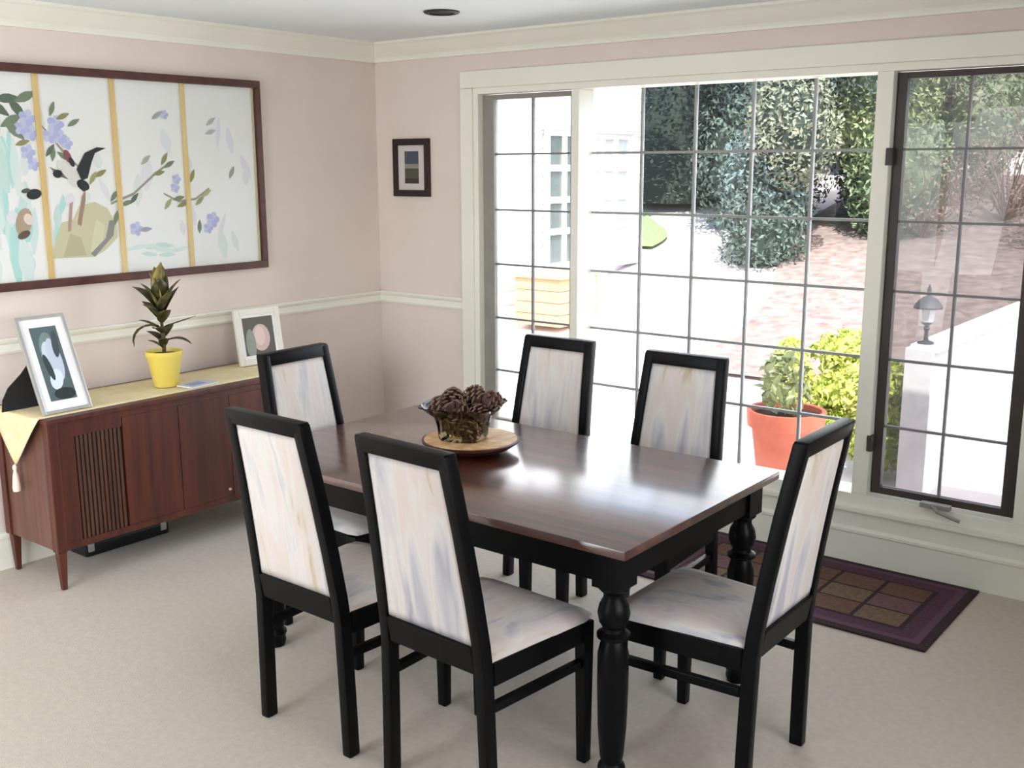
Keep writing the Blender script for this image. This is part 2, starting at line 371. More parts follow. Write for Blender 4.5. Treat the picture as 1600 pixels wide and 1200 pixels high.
def pinecone():
    m = MB(); m.lathe([(.002, -.03), (.012, -.024), (.017, -.005), (.014, .015), (.006, .028)], n=10)
    k = 0
    for i in range(7):
        z = -.028+i*.0085; rr = .010+.024*math.sin(math.pi*min(1, (i+1.2)/8.4)); n = 6 if i < 5 else 4
        for j in range(n):
            a = 2.399*k; k += 1; d = Vector((math.cos(a), math.sin(a), 0)); t = Vector((-d.y, d.x, 0)); b0 = Vector((0, 0, z)); li = Vector((0, 0, .011)); wv = .0085
            p0, p1, p2, p3 = b0+d*.008-t*.004, b0+d*.008+t*.004, b0+d*rr+t*wv+li, b0+d*rr-t*wv+li; up_ = Vector((0, 0, .0035))
            m.cur = 0; m.hexa([tuple(q) for q in (p0, p1, p2, p3)], [tuple(q+up_) for q in (p0, p1, p2, p3)])
            m.cur = 1; m.hexa([tuple(q) for q in (p3, p2, p2+d*.003, p3+d*.003)], [tuple(q+up_*1.4) for q in (p3, p2, p2+d*.003, p3+d*.003)])
    return m
pc = pinecone().build('pinecone', [MPC, flat('pinecone_scale_tip', (128, 98, 84))], None, 0, False)
random.seed(4)
spots = [(-.03, -.03, .045), (.035, -.03, .048), (0, .038, .047), (-.038, .03, .075), (.04, .035, .08), (-.06, -.035, .105), (0, -.05, .100), (.06, -.03, .105), (.07, .045, .110), (-.07, .03, .112), (0, .055, .115), (.0, .0, .135), (-.035, -.005, .150), (.05, .005, .150), (.098, .0, .140)]
rm = Matrix.Rotation(R(20), 3, 'Z')
for i, (dx, dy, dz) in enumerate(spots):
    o = pc if i == 0 else pc.copy()
    if i: C.objects.link(o)
    v = rm @ Vector((dx, dy, dz)); o.location = (bcx+v.x, bcy+v.y, bz+v.z); o.rotation_euler = (random.uniform(0, 6), random.uniform(0, 6), random.uniform(0, 6))
    k = random.uniform(1.0, 1.3); o.scale = (k, k, k)
    tag(o, 'brown pinecone piled in the flared glass bowl on the table', 'pinecone', 'pinecones in the glass bowl')

# ---------------------------------------------------------------- sideboard (walnut console)
SX0, SX1, SY0, SY1 = .03, .46, -2.352, -.87
sb = thing('sideboard', 'long walnut sideboard with slatted grille on tapered legs against left wall', 'sideboard', (.245, -1.61, 0))
def L(a, b, name, m, par=sb, bev=0, off=(.245, -1.61)):
    return bx((a[0]-off[0], a[1]-off[1], a[2]), (b[0]-off[0], b[1]-off[1], b[2])).build(name, m, par, bev)
L((SX0, SY0+.008, .17), (SX1-.02, SY1-.008, .715), 'body', MWN2)
L((SX0-.005, SY0-.008, .715), (SX1+.012, SY1+.008, .735), 'top_panel', MWN, bev=.003)
L((SX1-.02, SY0+.04, .685), (SX1-.004, SY1-.04, .715), 'front_rail', MWN)
L((SX1-.02, SY0+.04, .17), (SX1-.004, SY1-.04, .20), 'front_rail', MWN)
for x in (SX0+.02, SX1-.02):
    for y in (SY0+.02, SY1-.02):
        X, Y = x-.245, y+1.61; sx = -1 if x < .2 else 1; sy = -1 if y < -1.6 else 1
        cx2, cy2 = X-sx*.006, Y-sy*.004
        MB().sweep([[(cx2+a*r, cy2+b*r, z) for a, b in ((-1, -1), (1, -1), (1, 1), (-1, 1))] for r, z, in ((.010, 0), (.018, .165))] + [[(X+a*.022, Y+b*.022, z) for a, b in ((-1, -1), (1, -1), (1, 1), (-1, 1))] for z in (.17, .715)]).build('leg', MWN, sb, .003)
ys = -2.235
L((SX1-.02, SY0+.042, .20), (SX1-.005, ys-.004, .685), 'grille_border', MWN, bev=.001)
L((SX1-.02, ys-.004, .645), (SX1-.005, ys+.214, .685), 'grille_border', MWN, bev=.001)
L((SX1-.02, ys, .20), (SX1-.013, ys+.21, .645), 'grille_cloth', MDK)
ns = 11
for k in range(ns):
    y = ys+.003+k*(.21/ns); L((SX1-.014, y, .20), (SX1-.006, y+.012, .645), 'slat', MSL, bev=.002)
yd = ys+.216; n = 4; wd = (SY1-.042-yd)/n
for k in range(n):
    d = L((SX1-.02, yd+k*wd+.0015, .201), (SX1-.003, yd+(k+1)*wd-.0015, .684), 'door_panel', MWN, bev=.0015)
    if k == 1: L((SX1-.003, yd+(k+1)*wd-.03, .232), (SX1+.006, yd+(k+1)*wd-.02, .242), 'knob', flat('brass_knob', (214, 180, 110), .3), par=d)
# runner cloth with pointed end and tassel
def runner():
    m = MB(); nx = 8; x0, x1 = .052, .425; zt = .7365
    ys_ = [SY1+.0]+[SY1+(SY0-.012-SY1)*k/12 for k in range(1, 13)]
    rows = [[(x0+(x1-x0)*i/nx, y, zt+.0006*math.sin(i*2.1+y*9)) for i in range(nx+1)] for y in ys_]
    rows.append([(x0+(x1-x0)*i/nx, SY0-.019, zt-.006) for i in range(nx+1)])
    tip = (.215, .515)
    for k in range(1, 9):
        t = k/8; rows.append([((x0+(x1-x0)*i/nx)*(1-t)+(tip[0]+.012*(i/nx-.5))*t, SY0-.021-.004*math.sin(t*3+i*.9), (zt-.012)*(1-t)+tip[1]*t) for i in range(nx+1)])
    w_ = nx+1; nr = len(rows); vs = [v for r in rows for v in r]
    fs = [(j*w_+i, j*w_+i+1, (j+1)*w_+i+1, (j+1)*w_+i) for j in range(nr-1) for i in range(nx)]
    o = m.add(vs, fs).build('table_runner', MRUN, None, 0, 'all')
    so = o.modifiers.new('thickness', 'SOLIDIFY'); so.thickness = .002; so.offset = 1
    tag(o, 'cream table runner along the sideboard top with pointed tasselled end hanging down', 'table runner')
    tm = MB(); tm.lathe([(.003, .0), (.009, -.008), (.009, -.02), (.006, -.026), (.012, -.05), (.017, -.10), (.015, -.115)], (tip[0], SY0-.026, tip[1]), 14)
    tm.build('tassel', MTAS, o, 0, True)
runner()
# black box beneath
fb = thing('flat_black_box', 'low flat black box with metal corners on carpet beneath the sideboard', 'box', (.10, -1.86, 0))
bx((-.07, -.215, .002), (.075, .215, .06)).build('case', mat('black_vinyl', (16, 16, 18), .35), fb, .008)
for y in (-.205, .17): bx((.068, y, .025), (.08, y+.03, .062)).build('corner_clip', MSV, fb, .003)

# framed photos
def photo_frame(name, label, loc, rz, lean, w_, h_, fr, mtw, mfr, mmat, shapes, bgc, easel=False):
    t = thing(name, label, 'photo frame', loc, rz, 'framed photographs on the sideboard')
    rot = Matrix.Rotation(-lean, 4, 'Y')
    def fin(o): o.matrix_local = rot; return o
    f = MB(); hw = w_/2
    f.box((-.009, -hw, 0), (.009, -hw+fr, h_)); f.box((-.009, hw-fr, 0), (.009, hw, h_)); f.box((-.009, -hw+fr, 0), (.009, hw-fr, fr)); f.box((-.009, -hw+fr, h_-fr), (.009, hw-fr, h_))
    fin(f.build('frame', mfr, t, .003))
    fin(bx((-.006, -hw+fr, fr), (.002, hw-fr, h_-fr)).build('mat_board', mmat, t))
    m = MB(); y0, y1, z0, z1 = -hw+mtw, hw-mtw, mtw*1.05, h_-mtw*1.0
    m.box((.002, y0, z0), (.003, y1, z1)); ms = [flat(name+'_print', bgc)]
    for q, (u, v, a, b, ang, c) in enumerate(shapes):
        m.cur = len(ms); ms.append(flat(name+'_tone', c)); vs = []
        for k in range(18):
            th = 2*math.pi*k/18; px = a*math.cos(th); pz = b*math.sin(th); X = px*math.cos(ang)-pz*math.sin(ang); Z = px*math.sin(ang)+pz*math.cos(ang)
            vs.append((.0033+q*.0002, min(max(y0+(y1-y0)*u+X*(y1-y0), y0), y1), min(max(z0+(z1-z0)*v+Z*(z1-z0), z0), z1)))
        m.add(vs, [tuple(range(18))])
    fin(m.build('print', ms, t))
    if easel:
        e = MB(); tt = math.tan(lean)
        e.sweep([[(x, y0_, z), (x, y1_, z), (x+.007, y1_, z), (x+.007, y0_, z)] for x, y0_, y1_, z in ((-.205, -.175, .06, 0), (-.20, -.17, .06, .05), (-.185, -.15, .055, .10), (-.165, -.10, .05, .155), (-.135, -.05, .045, .235))])
        e.build('easel_back', mat('black_velvet', (22, 22, 26), .8), t)
    else:
        e = MB(); e.hexa([(-.10, -.03, 0), (-.10, .03, 0), (-.095, .03, 0), (-.095, -.03, 0)], [(-.06, -.03, h_*.6), (-.06, .03, h_*.6), (-.05, .03, h_*.6), (-.05, -.03, h_*.6)]); e.build('easel_back', MSV, t)
    return t
ZT = .7395
photo_frame('photo_frame', 'large silver and white frame with black and white portrait at near end of sideboard', (.40, -2.225, ZT), R(0), R(24), .215, .42, .014, .05, MSV, MWH,
    [(.45, .70, .30, .22, .3, (120, 140, 140)), (.42, .62, .22, .18, 0, (206, 216, 224)), (.62, .55, .24, .30, .4, (196, 204, 222)), (.45, .28, .26, .13, .2, (222, 232, 240)), (.30, .45, .10, .2, .5, (52, 66, 64)), (.6, .08, .40, .08, 0, (40, 52, 50)), (.78, .75, .12, .2, -.5, (66, 80, 86))], (86, 104, 108), True)
photo_frame('photo_frame', 'small cream frame with colour portrait at far end of sideboard', (.17, -1.03, ZT), R(-4), R(9), .27, .285, .03, .045, flat('cream_frame', (234, 230, 220), .5), MWH,
    [(.55, .45, .30, .36, 0, (214, 190, 184)), (.52, .50, .17, .26, 0, (232, 208, 204)), (.2, .3, .16, .4, 0, (150, 158, 150))], (104, 100, 94))

# plant in yellow pot
pp = thing('potted_plant', 'leafy green plant in a bright yellow pot on the sideboard runner', 'plant', (.265, -1.665, ZT))
MB().lathe([(.050, 0), (.054, .004), (.078, .138), (.082, .142), (.084, .165), (.080, .166), (.072, .164), (.070, .145)], n=32).build('pot', MYP, pp, 0, True)
MB().lathe([(.069, .140), (.069, .148), (.03, .152), (.004, .153)], n=20).build('soil', MSOIL, pp, 0, True)
MB().tube([(0, 0, .14), (.004, .002, .22), (-.003, 0, .30), (0, 0, .36)], [.009, .008, .007, .005]).build('stem', mat('brown_stem', (88, 66, 44), .8), pp, 0, True)
MLF = mat('dark_croton_leaf', (46, 48, 26), .4, (92, 82, 40), (30, 30, 30), ramp=(.4, .62))
MLF2 = mat('yellow_green_croton_leaf', (104, 94, 38), .4, (150, 132, 56), (30, 30, 30))
def leaf(az, z0, ln, wd, e0, e1, m):
    d = Vector((math.cos(az), math.sin(az), 0)); t = Vector((-d.y, d.x, 0)); n_ = 7; P = Vector((0, 0, z0)); vs = []; 
    for k in range(n_+1):
        s_ = k/n_; e = e0+(e1-e0)*s_; dr = d*math.cos(e)+Vector((0, 0, math.sin(e))); nn = -d*math.sin(e)+Vector((0, 0, math.cos(e)))
        wv = wd*(.16 if k == 0 else math.sin(math.pi*min(1, .12+.88*s_))**.8)
        if k == n_: wv = .001
        vs += [P-t*wv+nn*wv*.35, P, P+t*wv+nn*wv*.35]; P = P+dr*(ln/n_)
    fs = []
    for k in range(n_):
        a = k*3; fs += [(a, a+1, a+4, a+3), (a+1, a+2, a+5, a+4)]
    o = MB().add([tuple(v) for v in vs], fs).build('leaf', m, pp, 0, 'all'); so = o.modifiers.new('t', 'SOLIDIFY'); so.thickness = .0015
    return o
ir = math.atan2(.618, .786)   # azimuth pointing to the right seen from the room
for az, z0, ln, wd, e0, e1, m in [
    (ir+2.9, .33, 0.190, 0.041, 1.0, .35, MLF), (ir+.2, .34, 0.179, 0.038, 1.2, .75, MLF), (ir-1.2, .35, 0.168, 0.043, 1.25, 1.0, MLF), (ir+1.5, .35, 0.202, 0.041, 1.4, 1.1, MLF), (ir+2.3, .36, 0.190, 0.041, 1.45, 1.2, MLF2),
    (ir-.6, .37, 0.202, 0.041, 1.5, 1.4, MLF2), (ir+3.6, .36, 0.168, 0.041, 1.35, 1.3, MLF2), (ir+.8, .31, .17, .026, 1.1, .8, MLF), (ir+2.6, .30, .15, .03, .8, .3, MLF), (ir-2.2, .30, .13, .03, .9, .5, MLF),
    (ir+3.1, .26, .20, .022, .5, -1.9, MLF), (ir+.1, .27, .16, .012, .3, .35, MLF), (ir-.2, .20, .15, .020, .5, -.7, MLF), (ir+2.7, .20, .11, .024, .7, .1, MLF), (ir-1.6, .24, .12, .026, .7, -.1, MLF),
    (ir+1.4, .22, .12, .024, .7, .2, MLF), (ir-2.6, .25, .12, .026, .8, .2, MLF), (ir-.9, .29, .12, .03, .9, .3, MLF), (ir+3.4, .17, .08, .02, .8, .3, MLF), (ir-1.2, .18, .09, .022, .9, .2, MLF), (ir-.4, .33, 0.134, 0.041, 1.1, .9, MLF), (ir-2.9, .34, 0.157, 0.041, 1.2, .8, MLF)]:
    leaf(az, z0, ln, wd, e0, e1, m)
mg = thing('magazine', 'thin pale blue booklet lying on the runner beside the yellow pot', 'magazine', (.365, -1.565, ZT), R(8))
bx((-.05, -.08, 0), (.05, .08, .007)).build('pages', flat('white_pages', (236, 236, 232)), mg)
m = MB(); m.box((-.0505, -.0805, .007), (.0505, .0805, .0082)); m.cur = 1; m.box((-.03, -.06, .0082), (.03, .03, .0086))
m.build('cover', [flat('pale_blue_cover', (196, 206, 220), .4), flat('blue_cover_picture', (140, 156, 206), .4)], mg)

# ---------------------------------------------------------------- wall art
AY0, AY1, AZ0, AZ1 = -2.43, -.85, 1.211, 2.153
art = thing('framed_screen_painting', 'wide dark-framed bird and blossom painting in gold-divided panels on the left wall', 'painting', (0, (AY0+AY1)/2, AZ0))
oy, oz = (AY0+AY1)/2, AZ0
def A(y, z): return (y-oy, z-oz)
f = MB(); ft = .036
for a, b in (((AY0, AZ0), (AY1, AZ0+ft)), ((AY0, AZ1-ft), (AY1, AZ1)), ((AY0, AZ0+ft), (AY0+ft, AZ1-ft)), ((AY1-ft, AZ0+ft), (AY1, AZ1-ft))):
    (u0, v0), (u1, v1) = A(*a), A(*b); f.box((.001, u0, v0), (.034, u1, v1))
f.build('frame', MAF, art, .004)
divs = [AY0+ft, -2.033, -1.675, -1.306, AY1-ft]
for i in range(4):
    (u0, v0), (u1, v1) = A(divs[i], AZ0+ft), A(divs[i+1], AZ1-ft); bx((.002, u0, v0), (.012, u1, v1)).build('panel', MPAP, art)
for y in divs[1:4]:
    (u0, v0), (u1, v1) = A(y-.013, AZ0+ft), A(y+.013, AZ1-ft); bx((.010, u0, v0), (.020, u1, v1)).build('divider', MGD, art, .002)
for y in (divs[4]-.012,):
    (u0, v0), (u1, v1) = A(y, AZ0+ft), A(y+.012, AZ1-ft); bx((.010, u0, v0), (.018, u1, v1)).build('fillet', flat('pale_gold_fillet', (226, 216, 180), .5), art)
(u0, v0), (u1, v1) = A(AY0+ft, AZ0+ft), A(AY1-ft, AZ1-ft); bx((.024, u0, v0), (.026, u1, v1)).build('glazing', MGL2, art)
mo = MB(); mmats = []; mkey = {}; lay = [0]
def tone(c):
    if c not in mkey: mkey[c] = len(mmats); mmats.append(flat('paint_tone', c, .85))
    return mkey[c]
def poly(pts, c):
    mo.cur = tone(c); lay[0] += 1; x = .0124+lay[0]*.000012
    mo.add([(x, *A(*p)) for p in pts], [tuple(range(len(pts)))])
def ell(y, z, a, b, ang, c, n=14, tipf=0):
    pts = []
    for k in range(n):
        th = 2*math.pi*k/n; px, pz = a*math.cos(th), b*math.sin(th)*(1-tipf*abs(math.cos(th))); pts.append((y+px*math.cos(ang)-pz*math.sin(ang), z+px*math.sin(ang)+pz*math.cos(ang)))
    poly(pts, c)
rnd = random.Random(3)
AQ, AQ2, LAV, LAV2, GR, GR2, OL, RK, RK2, BKc, WHc = (208, 234, 228), (188, 232, 228), (206, 210, 238), (188, 194, 232), (128, 146, 122), (104, 122, 104), (150, 150, 104), (212, 210, 176), (196, 192, 158), (52, 60, 60), (228, 230, 222)
for q in range(34):
    y = rnd.uniform(-2.36, -2.09); z = rnd.uniform(1.30, 1.80); ell(y, z, rnd.uniform(.012, .035), rnd.uniform(.06, .16), rnd.uniform(-.15, .15), rnd.choice((AQ, AQ2, (218, 238, 236), (224, 242, 238))), tipf=.6)
for q in range(10):
    y = rnd.uniform(-2.0, -1.95); z = rnd.uniform(1.42, 1.60); ell(y, z, .014, rnd.uniform(.04, .08), rnd.uniform(-.3, .1), rnd.choice((AQ, AQ2)), tipf=.6)
for q in range(9): ell(rnd.uniform(-1.64, -1.36), rnd.uniform(1.31, 1.38), rnd.uniform(.03, .07), .012, rnd.uniform(-.2, .2), rnd.choice((AQ, (224, 240, 236))), tipf=.5)
for q in range(26):
    y = rnd.uniform(-2.36, -.95); z = rnd.uniform(1.32, 1.95); ell(y, z, rnd.uniform(.012, .03), rnd.uniform(.03, .09), rnd.uniform(-.5, .5), rnd.choice(((232, 238, 238), (236, 236, 242), (230, 240, 236))), tipf=.5)
for pts in ([(-2.02, 1.90), (-1.94, 1.80), (-1.86, 1.72), (-1.855, 1.725), (-1.935, 1.81), (-2.015, 1.905)], [(-1.72, 1.56), (-1.60, 1.60), (-1.48, 1.69), (-1.40, 1.74), (-1.402, 1.748), (-1.485, 1.70), (-1.602, 1.612), (-1.72, 1.57)], [(-1.44, 1.60), (-1.36, 1.56), (-1.26, 1.57), (-1.18, 1.62), (-1.182, 1.628), (-1.262, 1.58), (-1.36, 1.57), (-1.44, 1.608)]): poly(pts, (168, 160, 146))
poly([(-2.02, 1.335), (-2.0, 1.42), (-1.965, 1.49), (-1.91, 1.50), (-1.875, 1.56), (-1.80, 1.575), (-1.74, 1.545), (-1.70, 1.47), (-1.70, 1.41), (-1.76, 1.36), (-1.82, 1.33)], RK)
poly([(-1.97, 1.34), (-1.93, 1.44), (-1.88, 1.42), (-1.86, 1.34)], RK2); poly([(-1.84, 1.35), (-1.80, 1.50), (-1.76, 1.47), (-1.78, 1.36)], (222, 222, 190))
poly([(-1.82, 1.33), (-1.72, 1.42), (-1.705, 1.49), (-1.735, 1.49), (-1.76, 1.41), (-1.84, 1.345)], (150, 150, 150))
for y, z in ((-2.16, 2.01), (-2.12, 1.97), (-2.15, 1.92), (-2.08, 2.02), (-2.20, 1.97), (-2.14, 1.88)): ell(y, z, .055, .022, rnd.uniform(-1, 1.2), rnd.choice((GR, GR2)), tipf=.6)
for y, z, r_ in ((-2.08, 1.93, .035), (-2.105, 1.89, .03), (-2.07, 1.87, .03), (-1.955, 1.91, .035), (-1.94, 1.855, .03), (-1.985, 1.86, .028), (-1.91, 1.83, .025), (-2.09, 1.79, .03), (-2.07, 1.74, .025), (-1.365, 1.67, .022), (-1.375, 1.63, .022), (-1.41, 1.97, .02), (-1.17, 1.47, .035), (-1.20, 1.43, .025), (-1.60, 1.445, .03)):
    for k in range(5): ell(y+r_*.6*math.cos(k*1.26), z+r_*.6*math.sin(k*1.26), r_*.55, r_*.45, k*1.26, LAV if k % 2 else LAV2)
for y, z, a, c in ((-1.966, 1.975, 1.2, GR), (-1.919, 1.945, .4, OL), (-1.871, 1.919, .5, GR), (-1.978, 1.786, 1.4, GR), (-2.11, 1.83, .3, OL), (-1.99, 1.80, .9, GR2), (-1.93, 1.775, -.6, GR), (-1.76, 1.70, .5, OL), (-1.80, 1.68, 1.0, (170, 168, 120)), (-1.70, 1.60, .9, GR), (-1.64, 1.565, .3, GR), (-1.60, 1.585, .8, GR2), (-1.70, 1.50, 1.3, GR),
                   (-1.46, 1.70, .2, OL), (-1.425, 1.765, 1.0, OL), (-1.40, 1.74, .5, GR), (-1.525, 1.76, .7, (182, 186, 170)), (-1.36, 1.58, .2, GR), (-1.42, 1.555, .9, (176, 176, 130)), (-1.45, 1.965, .6, (176, 180, 180)), (-1.275, 1.685, 1.2, OL), (-1.24, 1.565, .7, (160, 162, 120)), (-1.20, 1.60, .5, (190, 190, 150)), (-1.04, 1.70, 1.1, (168, 172, 160)), (-1.15, 1.945, .6, (188, 194, 186)), (-1.155, 1.895, .3, (188, 194, 190)), (-1.25, 1.44, 1.5, GR), (-1.34, 1.55, .3, OL), (-1.55, 1.44, .1, (170, 174, 190))):
    ell(y, z, .034, .013, a, c, tipf=.6)
poly([(-2.0, 1.73), (-1.96, 1.69), (-1.90, 1.67), (-1.85, 1.62), (-1.84, 1.625), (-1.89, 1.69), (-1.955, 1.71)], (120, 110, 104)); poly([(-1.89, 1.48), (-1.86, 1.60), (-1.84, 1.63), (-1.845, 1.58), (-1.875, 1.47)], (176, 140, 130)); poly([(-1.94, 1.45), (-1.92, 1.57), (-1.905, 1.58), (-1.925, 1.45)], (190, 160, 150))
ell(-1.905, 1.70, .052, .026, -.7, WHc); ell(-1.94, 1.735, .026, .02, -.6, WHc); ell(-1.885, 1.665, .03, .024, -.5, WHc)
poly([(-1.875, 1.72), (-1.83, 1.79), (-1.77, 1.815), (-1.725, 1.812), (-1.78, 1.79), (-1.80, 1.75), (-1.825, 1.68), (-1.855, 1.67)], BKc); ell(-1.85, 1.65, .032, .022, -.5, BKc); ell(-1.965, 1.70, .022, .018, 0, BKc); ell(-1.912, 1.775, .016, .03, .4, (150, 92, 96)); ell(-1.895, 1.75, .012, .022, .4, (70, 64, 70))
ell(-2.08, 1.615, .034, .022, .2, BKc); ell(-2.115, 1.63, .02, .01, .2, (92, 96, 90)); ell(-2.135, 1.50, .035, .06, -.3, (186, 166, 142)); ell(-2.115, 1.51, .02, .025, .4, (240, 226, 214)); ell(-2.14, 1.445, .03, .016, .4, (110, 92, 82))
mo.build('painted_motif', mmats, art)

# small picture on window wall
sp_ = thing('small_framed_picture', 'small black-framed landscape print hanging on wall left of the window', 'picture', (.28, 0, 1.56))
f = MB()
for a, b in (((-.137, 0), (.137, .036)), ((-.137, .282), (.137, .318)), ((-.137, .036), (-.103, .282)), ((.103, .036), (.137, .282))): f.box((a[0], -.022, a[1]), (b[0], -.001, b[1]))
f.build('frame', mat('black_brown_frame', (34, 22, 20), .4), sp_, .003)
bx((-.103, -.010, .036), (.103, -.002, .282)).build('mat_board', flat('grey_white_mat', (206, 200, 196)), sp_)
m = MB(); m.box((-.053, -.0105, .072), (.053, -.010, .250))
ms = [flat('print_dark_green', (78, 78, 64)), flat('print_slate_blue', (70, 78, 96)), flat('print_haze', (140, 138, 128)), flat('print_dark', (58, 52, 52))]
for k, (z0, z1) in enumerate(((.175, .25), (.155, .18), (.072, .10))): m.cur = k+1; m.add([(-.053, -.0108-k*.0002, z0), (.053, -.0108-k*.0002, z0), (.053, -.0108-k*.0002, z1), (-.053, -.0108-k*.0002, z1)], [(0, 1, 2, 3)])
m.build('print', ms, sp_)
# recessed ceiling light
dl = thing('recessed_downlight', 'round unlit black recessed downlight in the ceiling', 'ceiling light', (1.183, -.75, H))
MB().lathe([(.080, -.001), (.080, -.006), (.072, -.010), (.058, -.010), (.056, -.001)], n=32, cap=False).build('trim_ring', mat('black_metal_ring', (26, 24, 22), .5), dl, 0, True)
MB().lathe([(.0565, -.0012), (.0565, -.004), (.02, -.003), (.004, -.003)], n=32).build('baffle', flat('black_baffle', (12, 11, 10), .6), dl)

# rug: border bands and tile blocks
RX0, RX1, RY0, RY1 = 2.22, 3.455, -.735, -.03
rg = thing('rug', 'dark plum rectangular rug with brown tile pattern below the window', 'rug', ((RX0+RX1)/2, (RY0+RY1)/2, 0))
hx, hy = (RX1-RX0)/2, (RY1-RY0)/2
MPL = mat('plum_pile', (66, 36, 54), .95, (84, 50, 68), (90, 90, 90), bump=.5); MDB = mat('dark_border_pile', (40, 24, 28), .95, (54, 34, 36), (90, 90, 90), bump=.5)
MTN = [mat('brown_tile_pile', (100, 78, 60), .95, (118, 94, 72), (60, 60, 60), bump=.5), mat('taupe_tile_pile', (100, 74, 62), .95, (116, 88, 72), (60, 60, 60), bump=.5), mat('rust_tile_pile', (92, 64, 52), .95, (106, 76, 60), (60, 60, 60), bump=.5), mat('mauve_tile_pile', (96, 64, 68), .95, (110, 78, 80), (60, 60, 60), bump=.5)]
bx((-hx, -hy, .001), (hx, hy, .009)).build('backing', MDB, rg, .003)
def band(i0, i1, z, m, nm):
    b = MB(); b.box((-hx+i0, -hy+i0, .008), (hx-i0, -hy+i1, z)); b.box((-hx+i0, hy-i1, .008), (hx-i0, hy-i0, z)); b.box((-hx+i0, -hy+i1, .008), (-hx+i1, hy-i1, z)); b.box((hx-i1, -hy+i1, .008), (hx-i0, hy-i1, z)); b.build(nm, m, rg)
band(.035, .065, .0105, mat('mauve_band', (88, 58, 74), .95), 'border_band'); band(.065, .125, .010, MPL, 'border_band')
for i in range(5):
    for j in range(3):
        wx, wy = (2*hx-.27)/5, (2*hy-.27)/3; x0, y0 = -hx+.135+i*wx, -hy+.135+j*wy
        bx((x0+.008, y0+.006, .008), (x0+wx-.008, y0+wy-.006, .0115)).build('tile_block', MTN[(i*2+j*3+i*j) % 4], rg)

# ---------------------------------------------------------------- outside
def gh(x, y):
    t = max(0, y-3.2); h = -.15+.205*t*(t/(t+1.2)) if t > 0 else -.15
    return h+max(0, y-9)*.10*max(0, min(1, (x+2)/3))
def terrain(name, x0, x1, y0, y1, m, n=40, lift=0, edge=None):
    mb = MB(); vs = []; 
    for j in range(n+1):
        for i in range(n+1):
            x = x0+(x1-x0)*i/n; y = y0+(y1-y0)*j/n
            if edge: x, y = edge(i/n, j/n)
            vs.append((x, y, gh(x, y)+lift))
    w_ = n+1
    mb.add(vs, [(j*w_+i, j*w_+i+1, (j+1)*w_+i+1, (j+1)*w_+i) for j in range(n) for i in range(n)])
    return struct(mb.build(name, m, None, 0, 'all'))
MCON = mat('sunlit_concrete', (214, 208, 204), .9, (222, 216, 212), (3, 3, 3), bump=.2, bscale=60)
terrain('ground', -14, 16, .17, 30, MCON)
MMUL = mat('pink_brown_mulch', (112, 97, 92), .95, (152, 137, 131), (9, 9, 9), bump=.8, detail=8, ramp=(.3, .7))
def bank(u, v):
    y = 3.9+v*7.5; xl = -.2-1.3*max(0, (v-.0))*1.0+.25*math.sin(v*7); return xl+(9-xl)*u, y
terrain('mulch_ground', 0, 0, 0, 0, MMUL, 40, .04, bank)
MGRS = mat('lawn_green', (122, 150, 98), .95, (150, 176, 122), (30, 30, 30), bump=.6)
def lawn(u, v): return -4.6+u*(1.75-1.0*v)+.2*math.sin(v*5), 7.9+v*1.9
terrain('lawn', 0, 0, 0, 0, MGRS, 16, .05, lawn)

# white house wing at the left with two tall windows
hs = thing('house', 'white house wing with tall many-paned windows across the driveway', 'house', (-2.8, 5, 0))
MHS = mat('white_siding', (226, 226, 228), .8)
x0, x1, y0, y1, z1 = -6, 0, -4.6, 2.55, 5.2
bx((x0, y0, -.6), (-.06, y1, z1)).build('wall_core', MHS, hs)
nb = 36
for k in range(nb):
    z = -.4+k*(z1+.4)/nb; d = (z1+.4)/nb
    MB().hexa([(-.07, y0, z), (.0, y0, z), (.0, y1, z), (-.07, y1, z)], [(-.07, y0, z+d), (-.018, y0, z+d), (-.018, y1, z+d), (-.07, y1, z+d)]).build('siding_board', MHS, hs)
MB().hexa([(x0-.4, y0-.4, z1), (.45, y0-.4, z1), (.45, y1+.35, z1), (x0-.4, y1+.35, z1)], [(-3.2, y0-.4, z1+1.7), (-3.0, y0-.4, z1+1.7), (-3.0, y1+.35, z1+1.7), (-3.2, y1+.35, z1+1.7)]).build('roof', mat('grey_roof', (110, 106, 104), .9), hs)
MDG = mat('dark_window_glass', (92, 104, 104), .25); MHW = flat('white_window_frame', (236, 236, 238), .6)
def house_window(yc, w_, zb, zt, cols, rows, MDG):
    f = MB(); y0_, y1_ = yc-w_/2, yc+w_/2; t = .06
    f.box((.0, y0_-t, zb-t), (.05, y0_, zt+t)); f.box((.0, y1_, zb-t), (.05, y1_+t, zt+t)); f.box((.0, y0_, zt), (.05, y1_, zt+t)); f.box((0, y0_, zb-t), (.05, y1_, zb))
    for i in range(1, cols): y = y0_+w_*i/cols; f.box((.005, y-.035, zb), (.045, y+.035, zt))
    for j in range(1, rows): z = zb+(zt-zb)*j/rows; f.box((.006, y0_, z-.035), (.044, y1_, z+.035))
    o = f.build('window', MHW, hs)
    for i in range(cols):
        for j in range(rows):
            a, b = y0_+w_*i/cols+(.035 if i else 0), y0_+w_*(i+1)/cols-(.035 if i < cols-1 else 0); c, d = zb+(zt-zb)*j/rows+(.035 if j else 0), zb+(zt-zb)*(j+1)/rows-(.035 if j < rows-1 else 0)
            bx((.004, a, c), (.02, b, d)).build('pane', MDG, o)
    bx((0, y0_-.14, zt+t), (.11, y1_+.14, zt+t+.05)).build('window_cap', flat('cap_shadow_blue_grey', (150, 152, 176)), o); bx((0, y0_-.14, zb-t-.09), (.13, y1_+.14, zb-t)).build('window_sill', flat('sill_shadow_lavender', (186, 180, 216)), o)  # cap and sill have their bluish and lavender shadow put into the colour
